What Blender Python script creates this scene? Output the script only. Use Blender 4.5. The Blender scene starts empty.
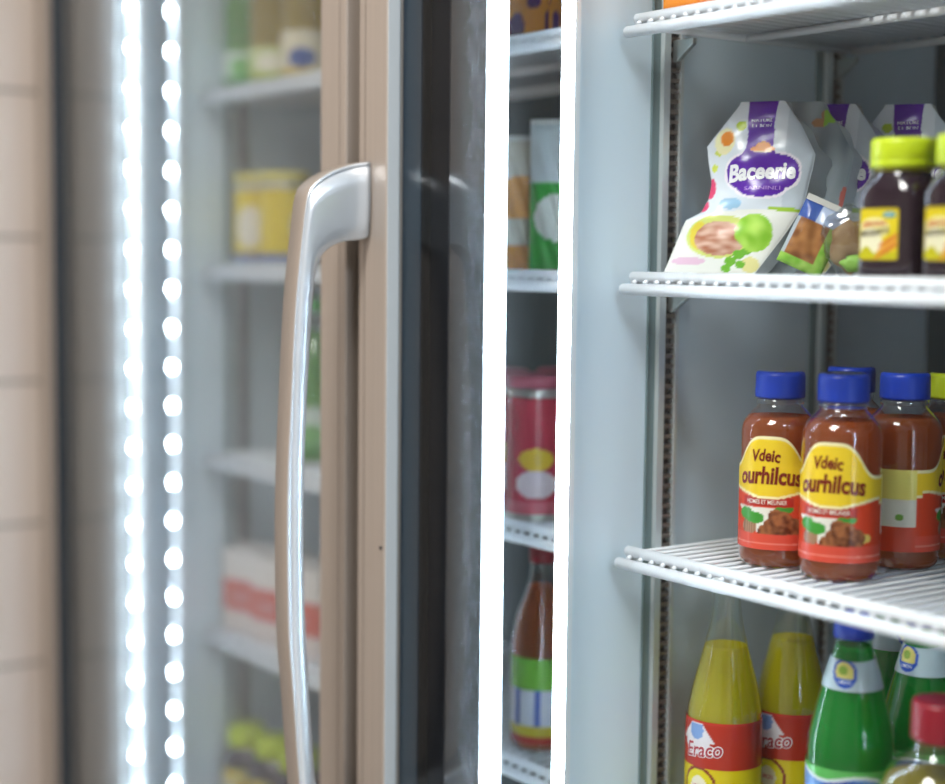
import bpy, bmesh, math, random
from mathutils import Vector, Matrix, noise
random.seed(7)
C = bpy.context.scene.collection
SC = bpy.context.scene
PI = math.pi

# ------------------------------------------------------------------ camera
F_PX, YAW, PITCH, ROLL = 1618.655, 0.95222, 0.083037, 0.0098543
CAM = Vector((1.24810, -1.07400, 0.31052))
fw = Vector((-math.sin(YAW)*math.cos(PITCH), math.cos(YAW)*math.cos(PITCH), -math.sin(PITCH)))
rt = fw.cross(Vector((0, 0, 1))).normalized(); up = rt.cross(fw)
r2 = math.cos(ROLL)*rt + math.sin(ROLL)*up; u2 = -math.sin(ROLL)*rt + math.cos(ROLL)*up
cd = bpy.data.cameras.new('camera'); cam = bpy.data.objects.new('camera', cd); C.objects.link(cam)
M = Matrix((r2, u2, -fw)).transposed().to_4x4(); M.translation = CAM; cam.matrix_world = M
cd.sensor_width = 36; cd.sensor_fit = 'HORIZONTAL'; cd.lens = F_PX/945*36
cd.clip_start = .02; cd.clip_end = 60
cd.dof.use_dof = True; cd.dof.focus_distance = 1.60; cd.dof.aperture_fstop = 1.4
SC.camera = cam

# ------------------------------------------------------------------ world, exposure
SC.view_settings.view_transform = 'Standard'; SC.view_settings.look = 'None'
SC.view_settings.gamma = 1; SC.view_settings.use_curve_mapping = False
SC.view_settings.exposure = 0.9
W = bpy.data.worlds.new('world'); SC.world = W; W.use_nodes = True
W.node_tree.nodes['Background'].inputs[0].default_value = (.80, .76, .72, 1)
W.node_tree.nodes['Background'].inputs[1].default_value = .30
SC.cycles.max_bounces = 14; SC.cycles.transparent_max_bounces = 24
SC.cycles.transmission_bounces = 10; SC.cycles.glossy_bounces = 6; SC.cycles.diffuse_bounces = 4
SC.cycles.sample_clamp_indirect = 6; SC.cycles.caustics_refractive = False
SC.cycles.caustics_reflective = False
SC.cycles.use_denoising = True

FLOOR = -.95
LED_WHITE = (.70, .87, 1.0)

# ceiling lamp of the shop, plus an unseen cool panel added for the chrome
def ceiling_panel(x, y, sx, sy, power, col=(1, .93, .85)):
    ld = bpy.data.lights.new('ceiling_lamp_light', 'AREA'); ld.shape = 'RECTANGLE'
    ld.size = sx; ld.size_y = sy; ld.energy = power; ld.color = col
    o = bpy.data.objects.new('ceiling_lamp_light', ld); o.location = (x, y, 1.93); C.objects.link(o)
    return o
LAMPS = [ceiling_panel(.4, -1.5, .6, 1.2, 40), ceiling_panel(2.3, -.6, 0.6, 1.2, 44, (.86, .93, 1))]

# ------------------------------------------------------------------ materials
MATS = {}
def mat(name, col=(.8, .8, .8), rough=.5, metal=0., spec=.5, emit=None, estr=0., coat=0.):
    if name in MATS: return MATS[name]
    m = bpy.data.materials.new(name); m.use_nodes = True; b = m.node_tree.nodes['Principled BSDF']
    b.inputs['Base Color'].default_value = (*col, 1); b.inputs['Roughness'].default_value = rough
    b.inputs['Metallic'].default_value = metal; b.inputs['Specular IOR Level'].default_value = spec
    b.inputs['Coat Weight'].default_value = coat
    if emit: b.inputs['Emission Color'].default_value = (*emit, 1); b.inputs['Emission Strength'].default_value = estr
    MATS[name] = m; return m
def noisy(name, c1, c2, scale, rough, metal=0., stretch=(1, 1, 1), bump=0., detail=4.):
    m = mat(name, c1, rough, metal); nt = m.node_tree; N = nt.nodes; L = nt.links; b = N['Principled BSDF']
    tc = N.new('ShaderNodeTexCoord'); mp = N.new('ShaderNodeMapping'); no = N.new('ShaderNodeTexNoise'); cr = N.new('ShaderNodeValToRGB')
    mp.inputs['Scale'].default_value = stretch; no.inputs['Scale'].default_value = scale; no.inputs['Detail'].default_value = detail
    cr.color_ramp.elements[0].color = (*c1, 1); cr.color_ramp.elements[1].color = (*c2, 1)
    cr.color_ramp.elements[0].position = .35; cr.color_ramp.elements[1].position = .65
    L.new(tc.outputs['Object'], mp.inputs[0]); L.new(mp.outputs[0], no.inputs[0]); L.new(no.outputs[0], cr.inputs[0]); L.new(cr.outputs[0], b.inputs['Base Color'])
    if bump:
        bp = N.new('ShaderNodeBump'); bp.inputs['Strength'].default_value = bump; bp.inputs['Distance'].default_value = .002
        L.new(no.outputs[0], bp.inputs['Height']); L.new(bp.outputs[0], b.inputs['Normal'])
    return m
def clear_mat(name, tint=(1, 1, 1), gloss=1., rough=.03, haze=0., haze_col=(.9, .95, 1), ior=1.5, base=0., span=None):
    """thin transparent shell: tinted transparency, fresnel gloss, optional translucent haze"""
    m = bpy.data.materials.new(name); m.use_nodes = True; nt = m.node_tree; N = nt.nodes; L = nt.links
    N.remove(N['Principled BSDF']); out = N['Material Output']
    tr = N.new('ShaderNodeBsdfTransparent'); tr.inputs[0].default_value = (*tint, 1)
    gl = N.new('ShaderNodeBsdfGlossy'); gl.inputs['Roughness'].default_value = rough; gl.inputs[0].default_value = (1, 1, 1, 1)
    ge = N.new('ShaderNodeNewGeometry'); dt = N.new('ShaderNodeVectorMath'); dt.operation = 'DOT_PRODUCT'
    L.new(ge.outputs['Normal'], dt.inputs[0]); L.new(ge.outputs['Incoming'], dt.inputs[1])
    ab = N.new('ShaderNodeMath'); ab.operation = 'ABSOLUTE'; L.new(dt.outputs['Value'], ab.inputs[0])
    su = N.new('ShaderNodeMath'); su.operation = 'SUBTRACT'; su.inputs[0].default_value = 1; L.new(ab.outputs[0], su.inputs[1]); su.use_clamp = True
    pw = N.new('ShaderNodeMath'); pw.operation = 'POWER'; pw.inputs[1].default_value = 5; L.new(su.outputs[0], pw.inputs[0])
    f0 = ((ior-1)/(ior+1))**2
    fr = N.new('ShaderNodeMath'); fr.operation = 'MULTIPLY_ADD'; fr.inputs[1].default_value = 1-f0; fr.inputs[2].default_value = f0
    L.new(pw.outputs[0], fr.inputs[0])
    mu = N.new('ShaderNodeMath'); mu.operation = 'MULTIPLY_ADD'; mu.inputs[1].default_value = gloss; mu.inputs[2].default_value = base
    mu.use_clamp = True
    L.new(fr.outputs[0], mu.inputs[0]); mx = N.new('ShaderNodeMixShader')
    L.new(mu.outputs[0], mx.inputs[0]); L.new(tr.outputs[0], mx.inputs[1]); L.new(gl.outputs[0], mx.inputs[2])
    last = mx
    if haze:
        df = N.new('ShaderNodeBsdfTranslucent'); df.inputs[0].default_value = (*haze_col, 1)
        m2 = N.new('ShaderNodeMixShader'); m2.inputs[0].default_value = haze
        if span:   # haze varies across the pane, imitating glow around the light strips
            tc = N.new('ShaderNodeTexCoord'); sx = N.new('ShaderNodeSeparateXYZ'); L.new(tc.outputs['Object'], sx.inputs[0])
            mr = N.new('ShaderNodeMapRange'); mr.inputs[1].default_value = span[0]; mr.inputs[2].default_value = span[1]
            mr.inputs[3].default_value = span[2]; mr.inputs[4].default_value = span[3]; mr.interpolation_type = 'SMOOTHSTEP'
            L.new(sx.outputs['X'], mr.inputs[0]); L.new(mr.outputs[0], m2.inputs[0])
        L.new(mx.outputs[0], m2.inputs[1]); L.new(df.outputs[0], m2.inputs[2]); last = m2
    L.new(last.outputs[0], out.inputs[0]); MATS[name] = m; return m
def liquid_mat(name, col, trans=.35, through=.35):
    """coloured drink: part clear tint, part cloudy"""
    m = bpy.data.materials.new(name); m.use_nodes = True; nt = m.node_tree; N = nt.nodes; L = nt.links
    N.remove(N['Principled BSDF']); out = N['Material Output']
    tr = N.new('ShaderNodeBsdfTransparent'); tr.inputs[0].default_value = (*[min(1, c*1.0) for c in col], 1)
    tl = N.new('ShaderNodeBsdfTranslucent'); tl.inputs[0].default_value = (*col, 1)
    df = N.new('ShaderNodeBsdfDiffuse'); df.inputs[0].default_value = (*col, 1)
    a = N.new('ShaderNodeMixShader'); a.inputs[0].default_value = through; L.new(df.outputs[0], a.inputs[1]); L.new(tl.outputs[0], a.inputs[2])
    b = N.new('ShaderNodeMixShader'); b.inputs[0].default_value = trans; L.new(a.outputs[0], b.inputs[1]); L.new(tr.outputs[0], b.inputs[2])
    L.new(b.outputs[0], out.inputs[0]); MATS[name] = m; return m
def art_mat(name='printed_label', rough=.2):
    if name in MATS: return MATS[name]
    m = mat(name, rough=rough); N = m.node_tree.nodes
    a = N.new('ShaderNodeVertexColor'); a.layer_name = 'print'
    m.node_tree.links.new(a.outputs[0], N['Principled BSDF'].inputs['Base Color']); return m

m_beige = noisy('champagne_brushed_metal', (.42, .375, .34), (.45, .40, .36), 6, .42, .35, (60, 60, .6))
m_gap = mat('brown_grey_gap_strip', (.12, .105, .095), .5)
m_edge = mat('pale_metal_step', (.62, .68, .72), .3, .3)
m_chrome = mat('polished_chrome', (.78, .87, .97), .25, .6)
m_frit = mat('navy_black_gasket', (.010, .022, .038), .3)
m_mull = noisy('dark_mullion_panel', (.012, .014, .018), (.016, .017, .020), 5, .05, 0., (30, 30, .5)); m_mull.node_tree.nodes['Principled BSDF'].inputs['Specular IOR Level'].default_value = 1.0
m_mull2 = noisy('grey_mullion_panel', (.17, .17, .168), (.19, .19, .185), 5, .22, .0, (30, 30, .5))  # lighter grey put in for the tiled wall's reflection in the glass
m_liner = noisy('white_blue_liner', (.66, .78, .86), (.69, .80, .88), 3, .30, 0, (1, 1, 1))
m_back = noisy('dark_back_liner', (.055, .085, .10), (.07, .10, .115), 3, .4)
m_wire = mat('white_coated_wire', (.86, .89, .93), .32, 0, .5)
m_steel = mat('galvanised_steel', (.55, .62, .62), .28, .9)
m_slot = mat('dark_slot', (.06, .055, .055), .5)
m_rung = mat('brown_grey_rung', (.20, .17, .15), .4, .4)
m_steel2 = mat('bright_steel_flange', (.72, .78, .80), .3, .5)
m_edge2 = mat('grey_green_flange', (.18, .25, .26), .3, .4)
m_art = art_mat()
m_film = art_mat('printed_film', .22)
m_glass = clear_mat('door_glass', (.97, .99, 1), .25, .015, .022, span=(-.05, .06, .006, 0))  # slight translucent haze imitates the light strips' glow near the mullion
m_glass_l = clear_mat('door_glass_glow_haze', (.97, .99, 1), .9, .015, .065, span=(-.985, -.80, .012, .15))  # stronger haze put in for the pale glow over the left bay
m_shell = clear_mat('clear_bottle_plastic', (.93, .94, .96), 2.0, .05)
m_foil = clear_mat('clear_packing_film', (.80, .84, .88), 2.2, .12, .12)
m_cover = mat('led_diffuser', (.9, .95, 1), .4, emit=LED_WHITE, estr=30)
m_cover_r = mat('led_diffuser_soft', (.9, .95, 1), .4, emit=LED_WHITE, estr=38)
m_cover_dim = mat('led_diffuser_dim', (.9, .95, 1), .4, emit=LED_WHITE, estr=.55)
m_led = mat('led_chip', (1, 1, 1), .4, emit=LED_WHITE, estr=90)
m_house = mat('led_housing', (.75, .8, .85), .35, .2)

# ------------------------------------------------------------------ helpers
def obj(name, bm, m, parent=None, smooth=None, bevel=0):
    me = bpy.data.meshes.new(name); bm.to_mesh(me); bm.free()
    for k in (m if isinstance(m, (list, tuple)) else [m]): me.materials.append(k)
    o = bpy.data.objects.new(name, me); C.objects.link(o)
    if parent: o.parent = parent
    if smooth: me.shade_smooth() if smooth is True else me.shade_auto_smooth(angle=smooth) if hasattr(me, 'shade_auto_smooth') else me.shade_smooth()
    if bevel:
        b = o.modifiers.new('bevel', 'BEVEL'); b.width = bevel; b.segments = 2; b.limit_method = 'ANGLE'
    return o
def thing(name, label, cat, loc=(0, 0, 0), rz=0, group=None):
    o = bpy.data.objects.new(name, None); C.objects.link(o); o.location = loc; o.rotation_euler = (0, 0, rz)
    o.empty_display_size = .02
    return tag(o, label, cat, group)
def tag(o, label, cat, group=None):
    o['label'] = label; o['category'] = cat
    if group: o['group'] = group
    return o
def struct(o):
    o['kind'] = 'structure'; return o
def dup(root, loc, rz, label, group=None):
    r = root.copy(); C.objects.link(r); r.location = loc; r.rotation_euler = (0, 0, rz); r['label'] = label
    if group: r['group'] = group
    for ch in list(root.children):
        c = ch.copy(); C.objects.link(c); c.parent = r
        for g in list(ch.children):
            d = g.copy(); C.objects.link(d); d.parent = c
    return r
def box(bm, x0, x1, y0, y1, z0, z1, mi=0):
    v = [bm.verts.new(p) for p in ((x0, y0, z0), (x1, y0, z0), (x1, y1, z0), (x0, y1, z0), (x0, y0, z1), (x1, y0, z1), (x1, y1, z1), (x0, y1, z1))]
    for f in ((0, 3, 2, 1), (4, 5, 6, 7), (0, 1, 5, 4), (1, 2, 6, 5), (2, 3, 7, 6), (3, 0, 4, 7)):
        bm.faces.new([v[i] for i in f]).material_index = mi
def boxo(name, x0, x1, y0, y1, z0, z1, m, parent=None, bevel=0):
    bm = bmesh.new(); box(bm, x0, x1, y0, y1, z0, z1); return obj(name, bm, m, parent, bevel=bevel)
def tube(bm, pts, r, n=8, mi=0):
    pts = [Vector(p) for p in pts]; rings = []
    for i, p in enumerate(pts):
        d = (pts[min(i+1, len(pts)-1)]-pts[max(i-1, 0)]).normalized()
        a = d.cross(Vector((0, 0, 1)));
        if a.length < 1e-3: a = d.cross(Vector((1, 0, 0)))
        a.normalize(); b = d.cross(a)
        rings.append([bm.verts.new(p+r*(math.cos(t)*a+math.sin(t)*b)) for t in (2*PI*k/n for k in range(n))])
    for A, B in zip(rings, rings[1:]):
        for k in range(n):
            f = bm.faces.new((A[k], A[(k+1) % n], B[(k+1) % n], B[k])); f.material_index = mi; f.smooth = True
    for R_ in (rings[0][::-1], rings[-1]): bm.faces.new(R_).material_index = mi
def ring_xy(r, t, e):
    """e=2 circle, higher -> rounded square"""
    c, s = math.cos(t), math.sin(t)
    k = (abs(c)**e+abs(s)**e)**(-1/e)
    return r*k*c, r*k*s
def lathe(bm, prof, n=48, mi=0, e=2., cap0=True, cap1=True, ribs=0, rib_amp=0, es=None):
    rings = []
    for j, (r, z) in enumerate(prof):
        ee = es[j] if es else e; ring = []
        for k in range(n):
            t = 2*PI*k/n; rr = r*(1+(rib_amp*math.cos(ribs*t) if ribs else 0)); x, y = ring_xy(rr, t, ee)
            ring.append(bm.verts.new((x, y, z)))
        rings.append(ring)
    for A, B in zip(rings, rings[1:]):
        for k in range(n):
            f = bm.faces.new((A[k], A[(k+1) % n], B[(k+1) % n], B[k])); f.smooth = True; f.material_index = mi
    if cap0: bm.faces.new(rings[0][::-1]).material_index = mi
    if cap1: bm.faces.new(rings[-1]).material_index = mi
def curve_prof(keys, n=40):
    """smooth (monotone-ish) interpolation of (z, r) keys -> list (r,z)"""
    out = []
    zs = [k[0] for k in keys]; rs = [k[1] for k in keys]
    for i in range(n+1):
        z = zs[0]+(zs[-1]-zs[0])*i/n; out.append((rprof(keys, z), z))
    return out
def rprof(keys, z):
    zs = [k[0] for k in keys]; rs = [k[1] for k in keys]
    if z <= zs[0]: return rs[0]
    if z >= zs[-1]: return rs[-1]
    for i in range(len(zs)-1):
        if zs[i] <= z <= zs[i+1]:
            h = zs[i+1]-zs[i]; t = (z-zs[i])/h
            def sl(k):
                if k <= 0 or k >= len(zs)-1: return 0
                a = (rs[k]-rs[k-1])/(zs[k]-zs[k-1]); b = (rs[k+1]-rs[k])/(zs[k+1]-zs[k])
                return 0 if a*b <= 0 else 2*a*b/(a+b)
            m0, m1 = sl(i), sl(i+1)
            return (2*t**3-3*t*t+1)*rs[i]+(t**3-2*t*t+t)*h*m0+(-2*t**3+3*t*t)*rs[i+1]+(t**3-t*t)*h*m1

GLYPH = {}
def glyphs(s, bold=.0, shear=0.):
    key = (s, bold, shear)
    if key in GLYPH: return GLYPH[key]
    cu = bpy.data.curves.new('t', 'FONT'); cu.body = s; cu.offset = bold; cu.shear = shear; cu.resolution_u = 3
    cu.align_x = 'CENTER'; o = bpy.data.objects.new('t', cu); C.objects.link(o)
    dg = bpy.context.evaluated_depsgraph_get(); dg.update(); ev = o.evaluated_get(dg); me = ev.to_mesh()
    vs = [(v.co.x, v.co.y) for v in me.vertices]; fs = [tuple(p.vertices) for p in me.polygons]
    ev.to_mesh_clear(); bpy.data.objects.remove(o); bpy.data.curves.remove(cu)
    if not vs: GLYPH[key] = ([], []); return GLYPH[key]
    x0, x1 = min(v[0] for v in vs), max(v[0] for v in vs); y0, y1 = min(v[1] for v in vs), max(v[1] for v in vs)
    vs = [((x-(x0+x1)/2)/(x1-x0), (y-(y0+y1)/2)/(y1-y0)) for x, y in vs]
    GLYPH[key] = (vs, fs); return GLYPH[key]
def srgb(h):
    c = [int(h[i:i+2], 16)/255 for i in (0, 2, 4)]
    return tuple(x/12.92 if x <= .04045 else ((x+.055)/1.055)**2.4 for x in c)
def printed(bm, fmap, ucol, grid, texts=(), off=.00035):
    """grid: list of columns each a list of (u,v) ; colours from ucol(u,v); texts: (s,u,v,w,h,col,bold,shear,rot,arc)"""
    lay = bm.loops.layers.float_color.get('print') or bm.loops.layers.float_color.new('print')
    cols = [[bm.verts.new(fmap(u, v, 0)) for u, v in c] for c in grid]
    cc = [[ucol(u, v) for u, v in c] for c in grid]
    for i in range(len(cols)-1):
        for j in range(len(cols[i])-1):
            idx = ((i, j), (i+1, j), (i+1, j+1), (i, j+1))
            try: f = bm.faces.new([cols[a][b] for a, b in idx])
            except ValueError: continue
            f.smooth = True
            for lp, (a, b) in zip(f.loops, idx): lp[lay] = (*cc[a][b], 1)
    for k, T in enumerate(texts):
        s, u, v, w, h, col = T[:6]; bold = T[6] if len(T) > 6 else 0; sh = T[7] if len(T) > 7 else 0
        rot = T[8] if len(T) > 8 else 0; arc = T[9] if len(T) > 9 else 0
        gv, gf = glyphs(s, bold, sh); b2 = bmesh.new(); bv = [b2.verts.new((x*w, y*h, 0)) for x, y in gv]
        for f in gf:
            try: b2.faces.new([bv[i] for i in f])
            except ValueError: pass
        long = [e for e in b2.edges if e.calc_length() > 4]
        if long: bmesh.ops.subdivide_edges(b2, edges=long, cuts=2); bmesh.ops.triangulate(b2, faces=b2.faces[:])
        mp = {}
        for p in b2.verts:
            x, y = p.co.x, p.co.y; y -= arc*(x/(w/2))**2
            x, y = x*math.cos(rot)-y*math.sin(rot), x*math.sin(rot)+y*math.cos(rot)
            mp[p] = bm.verts.new(fmap(u+x, v+y, off*(1+.3*k)))
        for f in b2.faces:
            try: nf = bm.faces.new([mp[p] for p in f.verts])
            except ValueError: continue
            for lp in nf.loops: lp[lay] = (*col, 1)
        b2.free()
def nz(u, v, s):
    return max(0, min(1, .5+.9*noise.noise(Vector((u*s, v*s, 3.7)))))
def mixc(a, b, t): return tuple(x+(y-x)*t for x, y in zip(a, b))
def blob(u, v, cu, cv, ru, rv, e=2.):
    return (abs((u-cu)/ru)**e+abs((v-cv)/rv)**e) < 1
def cyl_label(bm, R, z0, w, h, ucol, nu=110, nv=90, top=None, texts=(), e=2.):
    """label in mm units, u=0 faces -Y; R in m or function of z"""
    Rf = R if callable(R) else (lambda z: R)
    def fmap(u, v, o):
        z = z0+v/1000; r = Rf(z)+.0006+o; t = -PI/2+u/1000/Rf(z)
        return (r*math.cos(t), r*math.sin(t), z)
    grid = []
    for i in range(nu+1):
        u = -w/2+w*i/nu; H = top(u) if top else h
        grid.append([(u, H*j/nv) for j in range(nv+1)])
    printed(bm, fmap, ucol, grid, texts)

# ------------------------------------------------------------------ room
m_floor = noisy('floor_stone', (.36, .32, .28), (.42, .38, .33), 4, .35)
m_ceil = mat('ceiling_white', (.75, .73, .70), .8)
m_wallp = mat('wall_warm_plaster', (.55, .50, .45), .8)
def tile_mat():
    m = mat('beige_wall_tile', (.6, .5, .45), .38); nt = m.node_tree; N = nt.nodes; L = nt.links; b = N['Principled BSDF']
    tc = N.new('ShaderNodeTexCoord'); sx = N.new('ShaderNodeSeparateXYZ'); cb = N.new('ShaderNodeCombineXYZ')
    L.new(tc.outputs['Object'], sx.inputs[0]); L.new(sx.outputs['Y'], cb.inputs['X'])
    ad = N.new('ShaderNodeMath'); ad.operation = 'ADD'; ad.inputs[1].default_value = -.1102+2.24; L.new(sx.outputs['Z'], ad.inputs[0]); L.new(ad.outputs[0], cb.inputs['Y'])
    br = N.new('ShaderNodeTexBrick'); br.offset = 0; br.inputs['Scale'].default_value = 1
    br.inputs['Color1'].default_value = (.50, .43, .385, 1); br.inputs['Color2'].default_value = (.53, .46, .41, 1)
    br.inputs['Mortar'].default_value = (.25, .215, .185, 1); br.inputs['Mortar Size'].default_value = .0042
    br.inputs['Brick Width'].default_value = 1.2; br.inputs['Row Height'].default_value = .224; br.inputs['Mortar Smooth'].default_value = .3
    L.new(cb.outputs[0], br.inputs['Vector']); L.new(br.outputs['Color'], b.inputs['Base Color'])
    bp = N.new('ShaderNodeBump'); bp.inputs['Strength'].default_value = .6; bp.inputs['Distance'].default_value = .003; bp.invert = True
    L.new(br.outputs['Fac'], bp.inputs['Height']); L.new(bp.outputs[0], b.inputs['Normal'])
    return m
m_tile = tile_mat()
struct(boxo('floor', -1.3, 4.2, -4.4, .7, FLOOR-.1, FLOOR, m_floor))
struct(boxo('ceiling', -1.3, 4.2, -4.4, .7, 1.95, 2.05, m_ceil))
struct(boxo('wall_left', -1.31, -1.208, -4.4, .7, FLOOR, 1.95, m_tile))
struct(boxo('wall_front', -1.208, 4.2, -4.5, -4.4, FLOOR, 1.95, m_wallp))
struct(boxo('wall_back', -1.208, 4.2, .62, .72, FLOOR, 1.95, m_wallp))
struct(boxo('wall_right', 4.2, 4.3, -4.4, .62, FLOOR, 1.95, m_wallp))
for i, (x, y) in enumerate(((.4, -1.5), (2.3, -.6))):
    t = thing('ceiling_lamp', ('rectangular warm ceiling light panel in front of the cooler', 'added cool light panel out of view at right of the cooler')[i], 'ceiling lamp', (x, y, 1.95))
    bm = bmesh.new()
    for a in ((-.33, .33, -.64, -.605), (-.33, .33, .605, .64), (-.33, -.305, -.605, .605), (.305, .33, -.605, .605)): box(bm, *a, -.03, 0)
    obj('frame', bm, m_house, t)
    LAMPS[i].parent = t; LAMPS[i].location = (0, 0, -.021)

# ------------------------------------------------------------------ cooler cabinet
ZT, ZB = .86, -.80
cab = thing('display_cooler', 'upright beige framed glass door display cooler standing against the tiled wall', 'display cooler', (0, 0, 0))
PX = -.012
boxo('back_panel', -1.19, 1.90, .487, .52, ZB, ZT, m_back, cab)
boxo('top_panel', -1.205, 1.90, -.125, .52, ZT, ZT+.14, m_beige, cab)
boxo('base_panel', -1.205, 1.90, -.10, .52, FLOOR, ZB, m_beige, cab)
boxo('side_panel', -1.205, -1.19, -.125, .52, ZB, ZT, m_liner, cab)
boxo('side_panel', 1.90, 1.915, -.125, .52, FLOOR, ZT+.14, m_beige, cab)
for x0, y0 in ((PX-.008, -.060), (PX-.008-.9564, -.034), (PX-.008+.956, -.060)):
    boxo('divider', x0, x0+.008, y0, .487, ZB, ZT, m_liner, cab)
mulls = []
for x0, x1, mm in ((-1.19, -.985, m_mull2), (-.350, -.0720, m_mull), (.62, .885, m_mull)):
    mulls.append(boxo('mullion', x0, x1, -.122, -.098, ZB, ZT, mm, cab))

def led_strip(x0, x1, y0, y1, cover, chip_r, pitch, phase, face, chips=True):
    """vertical strip; face = 'y' (towards -Y) or 'x' (towards +X)"""
    bm = bmesh.new(); box(bm, x0, x1, y0+.003, y1, ZB, ZT); h = obj('light_strip', bm, m_house, cab)
    bm = bmesh.new()
    n = 8; w = (x1-x0)/2; cx = (x0+x1)/2
    pr = [(cx+w*math.cos(PI+PI*k/n), y0+.003+min(w, .006)*math.sin(PI+PI*k/n)) for k in range(n+1)]
    A = [bm.verts.new((x, y, ZB)) for x, y in pr]; B = [bm.verts.new((x, y, ZT)) for x, y in pr]
    for k in range(n): bm.faces.new((A[k], A[k+1], B[k+1], B[k])).smooth = True
    bm.faces.new(A[::-1]); bm.faces.new(B); bm.faces.new((A[-1], A[0], B[0], B[-1]))
    obj('diffuser', bm, cover, h)
    if chips:
        bm = bmesh.new(); bmesh.ops.create_uvsphere(bm, u_segments=12, v_segments=8, radius=chip_r)
        for v in bm.verts: v.co.y *= .5
        first = None; z = phase
        while z-pitch > ZB+.1: z -= pitch
        while z < ZT-.1:
            if first is None: first = obj('diode', bm, m_led, h, True)
            else: c = first.copy(); C.objects.link(c); first_ = c
            o = first if z < ZB+.1+pitch and first.location.z == 0 else c
            o.parent = h; o.location = (cx, y0-.003, z); z += pitch
    return h
led_strip(-.0720, -.0645, -.106, -.099, m_cover, .0035, .075, .355, 'y')
led_strip(PX-.006, PX+.0120, -.070, -.060, m_cover, .0035, .075, .355, 'y')
led_strip(-.970, -.940, -.110, -.098, m_cover_dim, .0062, .0577, .3177, 'y')
led_strip(-.9700, -.950, -.046, -.034, m_cover_dim, .0058, .0577, .3177, 'y')
led_strip(PX-.030+.956, PX-.008+.956, -.072, -.060, m_cover_r, .0035, .075, .355, 'y', False)

# doors
def resample(P, n):
    P = [Vector(p) for p in P]; d = [0]
    for p, q in zip(P, P[1:]): d.append(d[-1]+(q-p).length)
    out = []
    for i in range(n):
        t = d[-1]*i/(n-1); k = 0
        while k < len(d)-2 and d[k+1] < t: k += 1
        f = (t-d[k])/(d[k+1]-d[k]); out.append(P[k].lerp(P[k+1], f))
    return out
def handle_mesh(o_, i_, xa, xb, parent):
    """C-shaped pull: satin outer shell, polished stepped flank on its +X side"""
    n = 120; O = resample(o_, n); I = resample(i_, n); bm = bmesh.new(); rows = []
    for a, b in zip(O, I):
        w = (b-a).length; d = (b-a)/w; e = min(.006, w*.3)
        prof = [(0, xa), (0, xb-.0015), (.0004, xb-.0004), (.0015, xb), (e*.62, xb+.0004), (e*.70, xb-.0008), (e*.78, xb-.0008), (e*.86, xb+.0006),
                (e+(w-e)*.25, xb+.0018), (e+(w-e)*.5, xb+.0022), (e+(w-e)*.75, xb+.0016), (w-.0012, xb), (w-.0002, xb-.0012), (w, xb-.003), (w, xa)]
        rows.append([bm.verts.new((x, a.x+d.x*t, a.y+d.y*t)) for t, x in prof])
    m = len(rows[0])
    for A, B in zip(rows, rows[1:]):
        for k in range(m):
            f = bm.faces.new((A[k], A[(k+1) % m], B[(k+1) % m], B[k])); f.smooth = True; f.material_index = 1 if 1 <= k <= 12 else 0
    bm.faces.new(rows[0][::-1]); bm.faces.new(rows[-1]); bmesh.ops.recalc_face_normals(bm, faces=bm.faces[:])
    o = obj('handle', bm, [m_beige, m_chrome], parent); return o
H_OUT = [(-.1607, .4104), (-.182, .4067), (-.2071, .3985), (-.2257, .3872), (-.2359, .3727), (-.2419, .3335), (-.248, .2802), (-.252, .2267), (-.2552, .1609), (-.2590, .08), (-.2598, .0036), (-.2576, -.0918), (-.2522, -.1567), (-.2449, -.2497)]
H_IN = [(-.1624, .3312), (-.1689, .3282), (-.1943, .3253), (-.211, .3179), (-.2214, .307), (-.2275, .2873), (-.2315, .2407), (-.2347, .1904), (-.2368, .1601), (-.2396, .08), (-.2400, .0017), (-.2386, -.0623), (-.236, -.1107), (-.233, -.1596), (-.2293, -.2089), (-.2248, -.2534)]
zc = .030
ho = H_OUT + [(y, 2*zc-z) for y, z in reversed(H_OUT[:5]) if 2*zc-z < -.26] if False else H_OUT + [(-.2400, -.288), (-.2359, -.315), (-.2257, -.3272), (-.2071, -.3385), (-.182, -.3467), (-.1607, -.3504)]
hi = H_IN + [(-.211, -.2679), (-.1943, -.2753), (-.1689, -.2782), (-.1624, -.2812)]
def smooth_line(P, n=3):
    out = []
    for i in range(len(P)-1):
        p0, p1, p2, p3 = P[max(i-1, 0)], P[i], P[i+1], P[min(i+2, len(P)-1)]
        for k in range(n):
            t = k/n; out.append(tuple(.5*((2*b)+(-a+c)*t+(2*a-5*b+4*c-d)*t*t+(-a+3*b-3*c+d)*t**3) for a, b, c, d in zip(p0, p1, p2, p3)))
    out.append(P[-1]); return out
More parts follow.
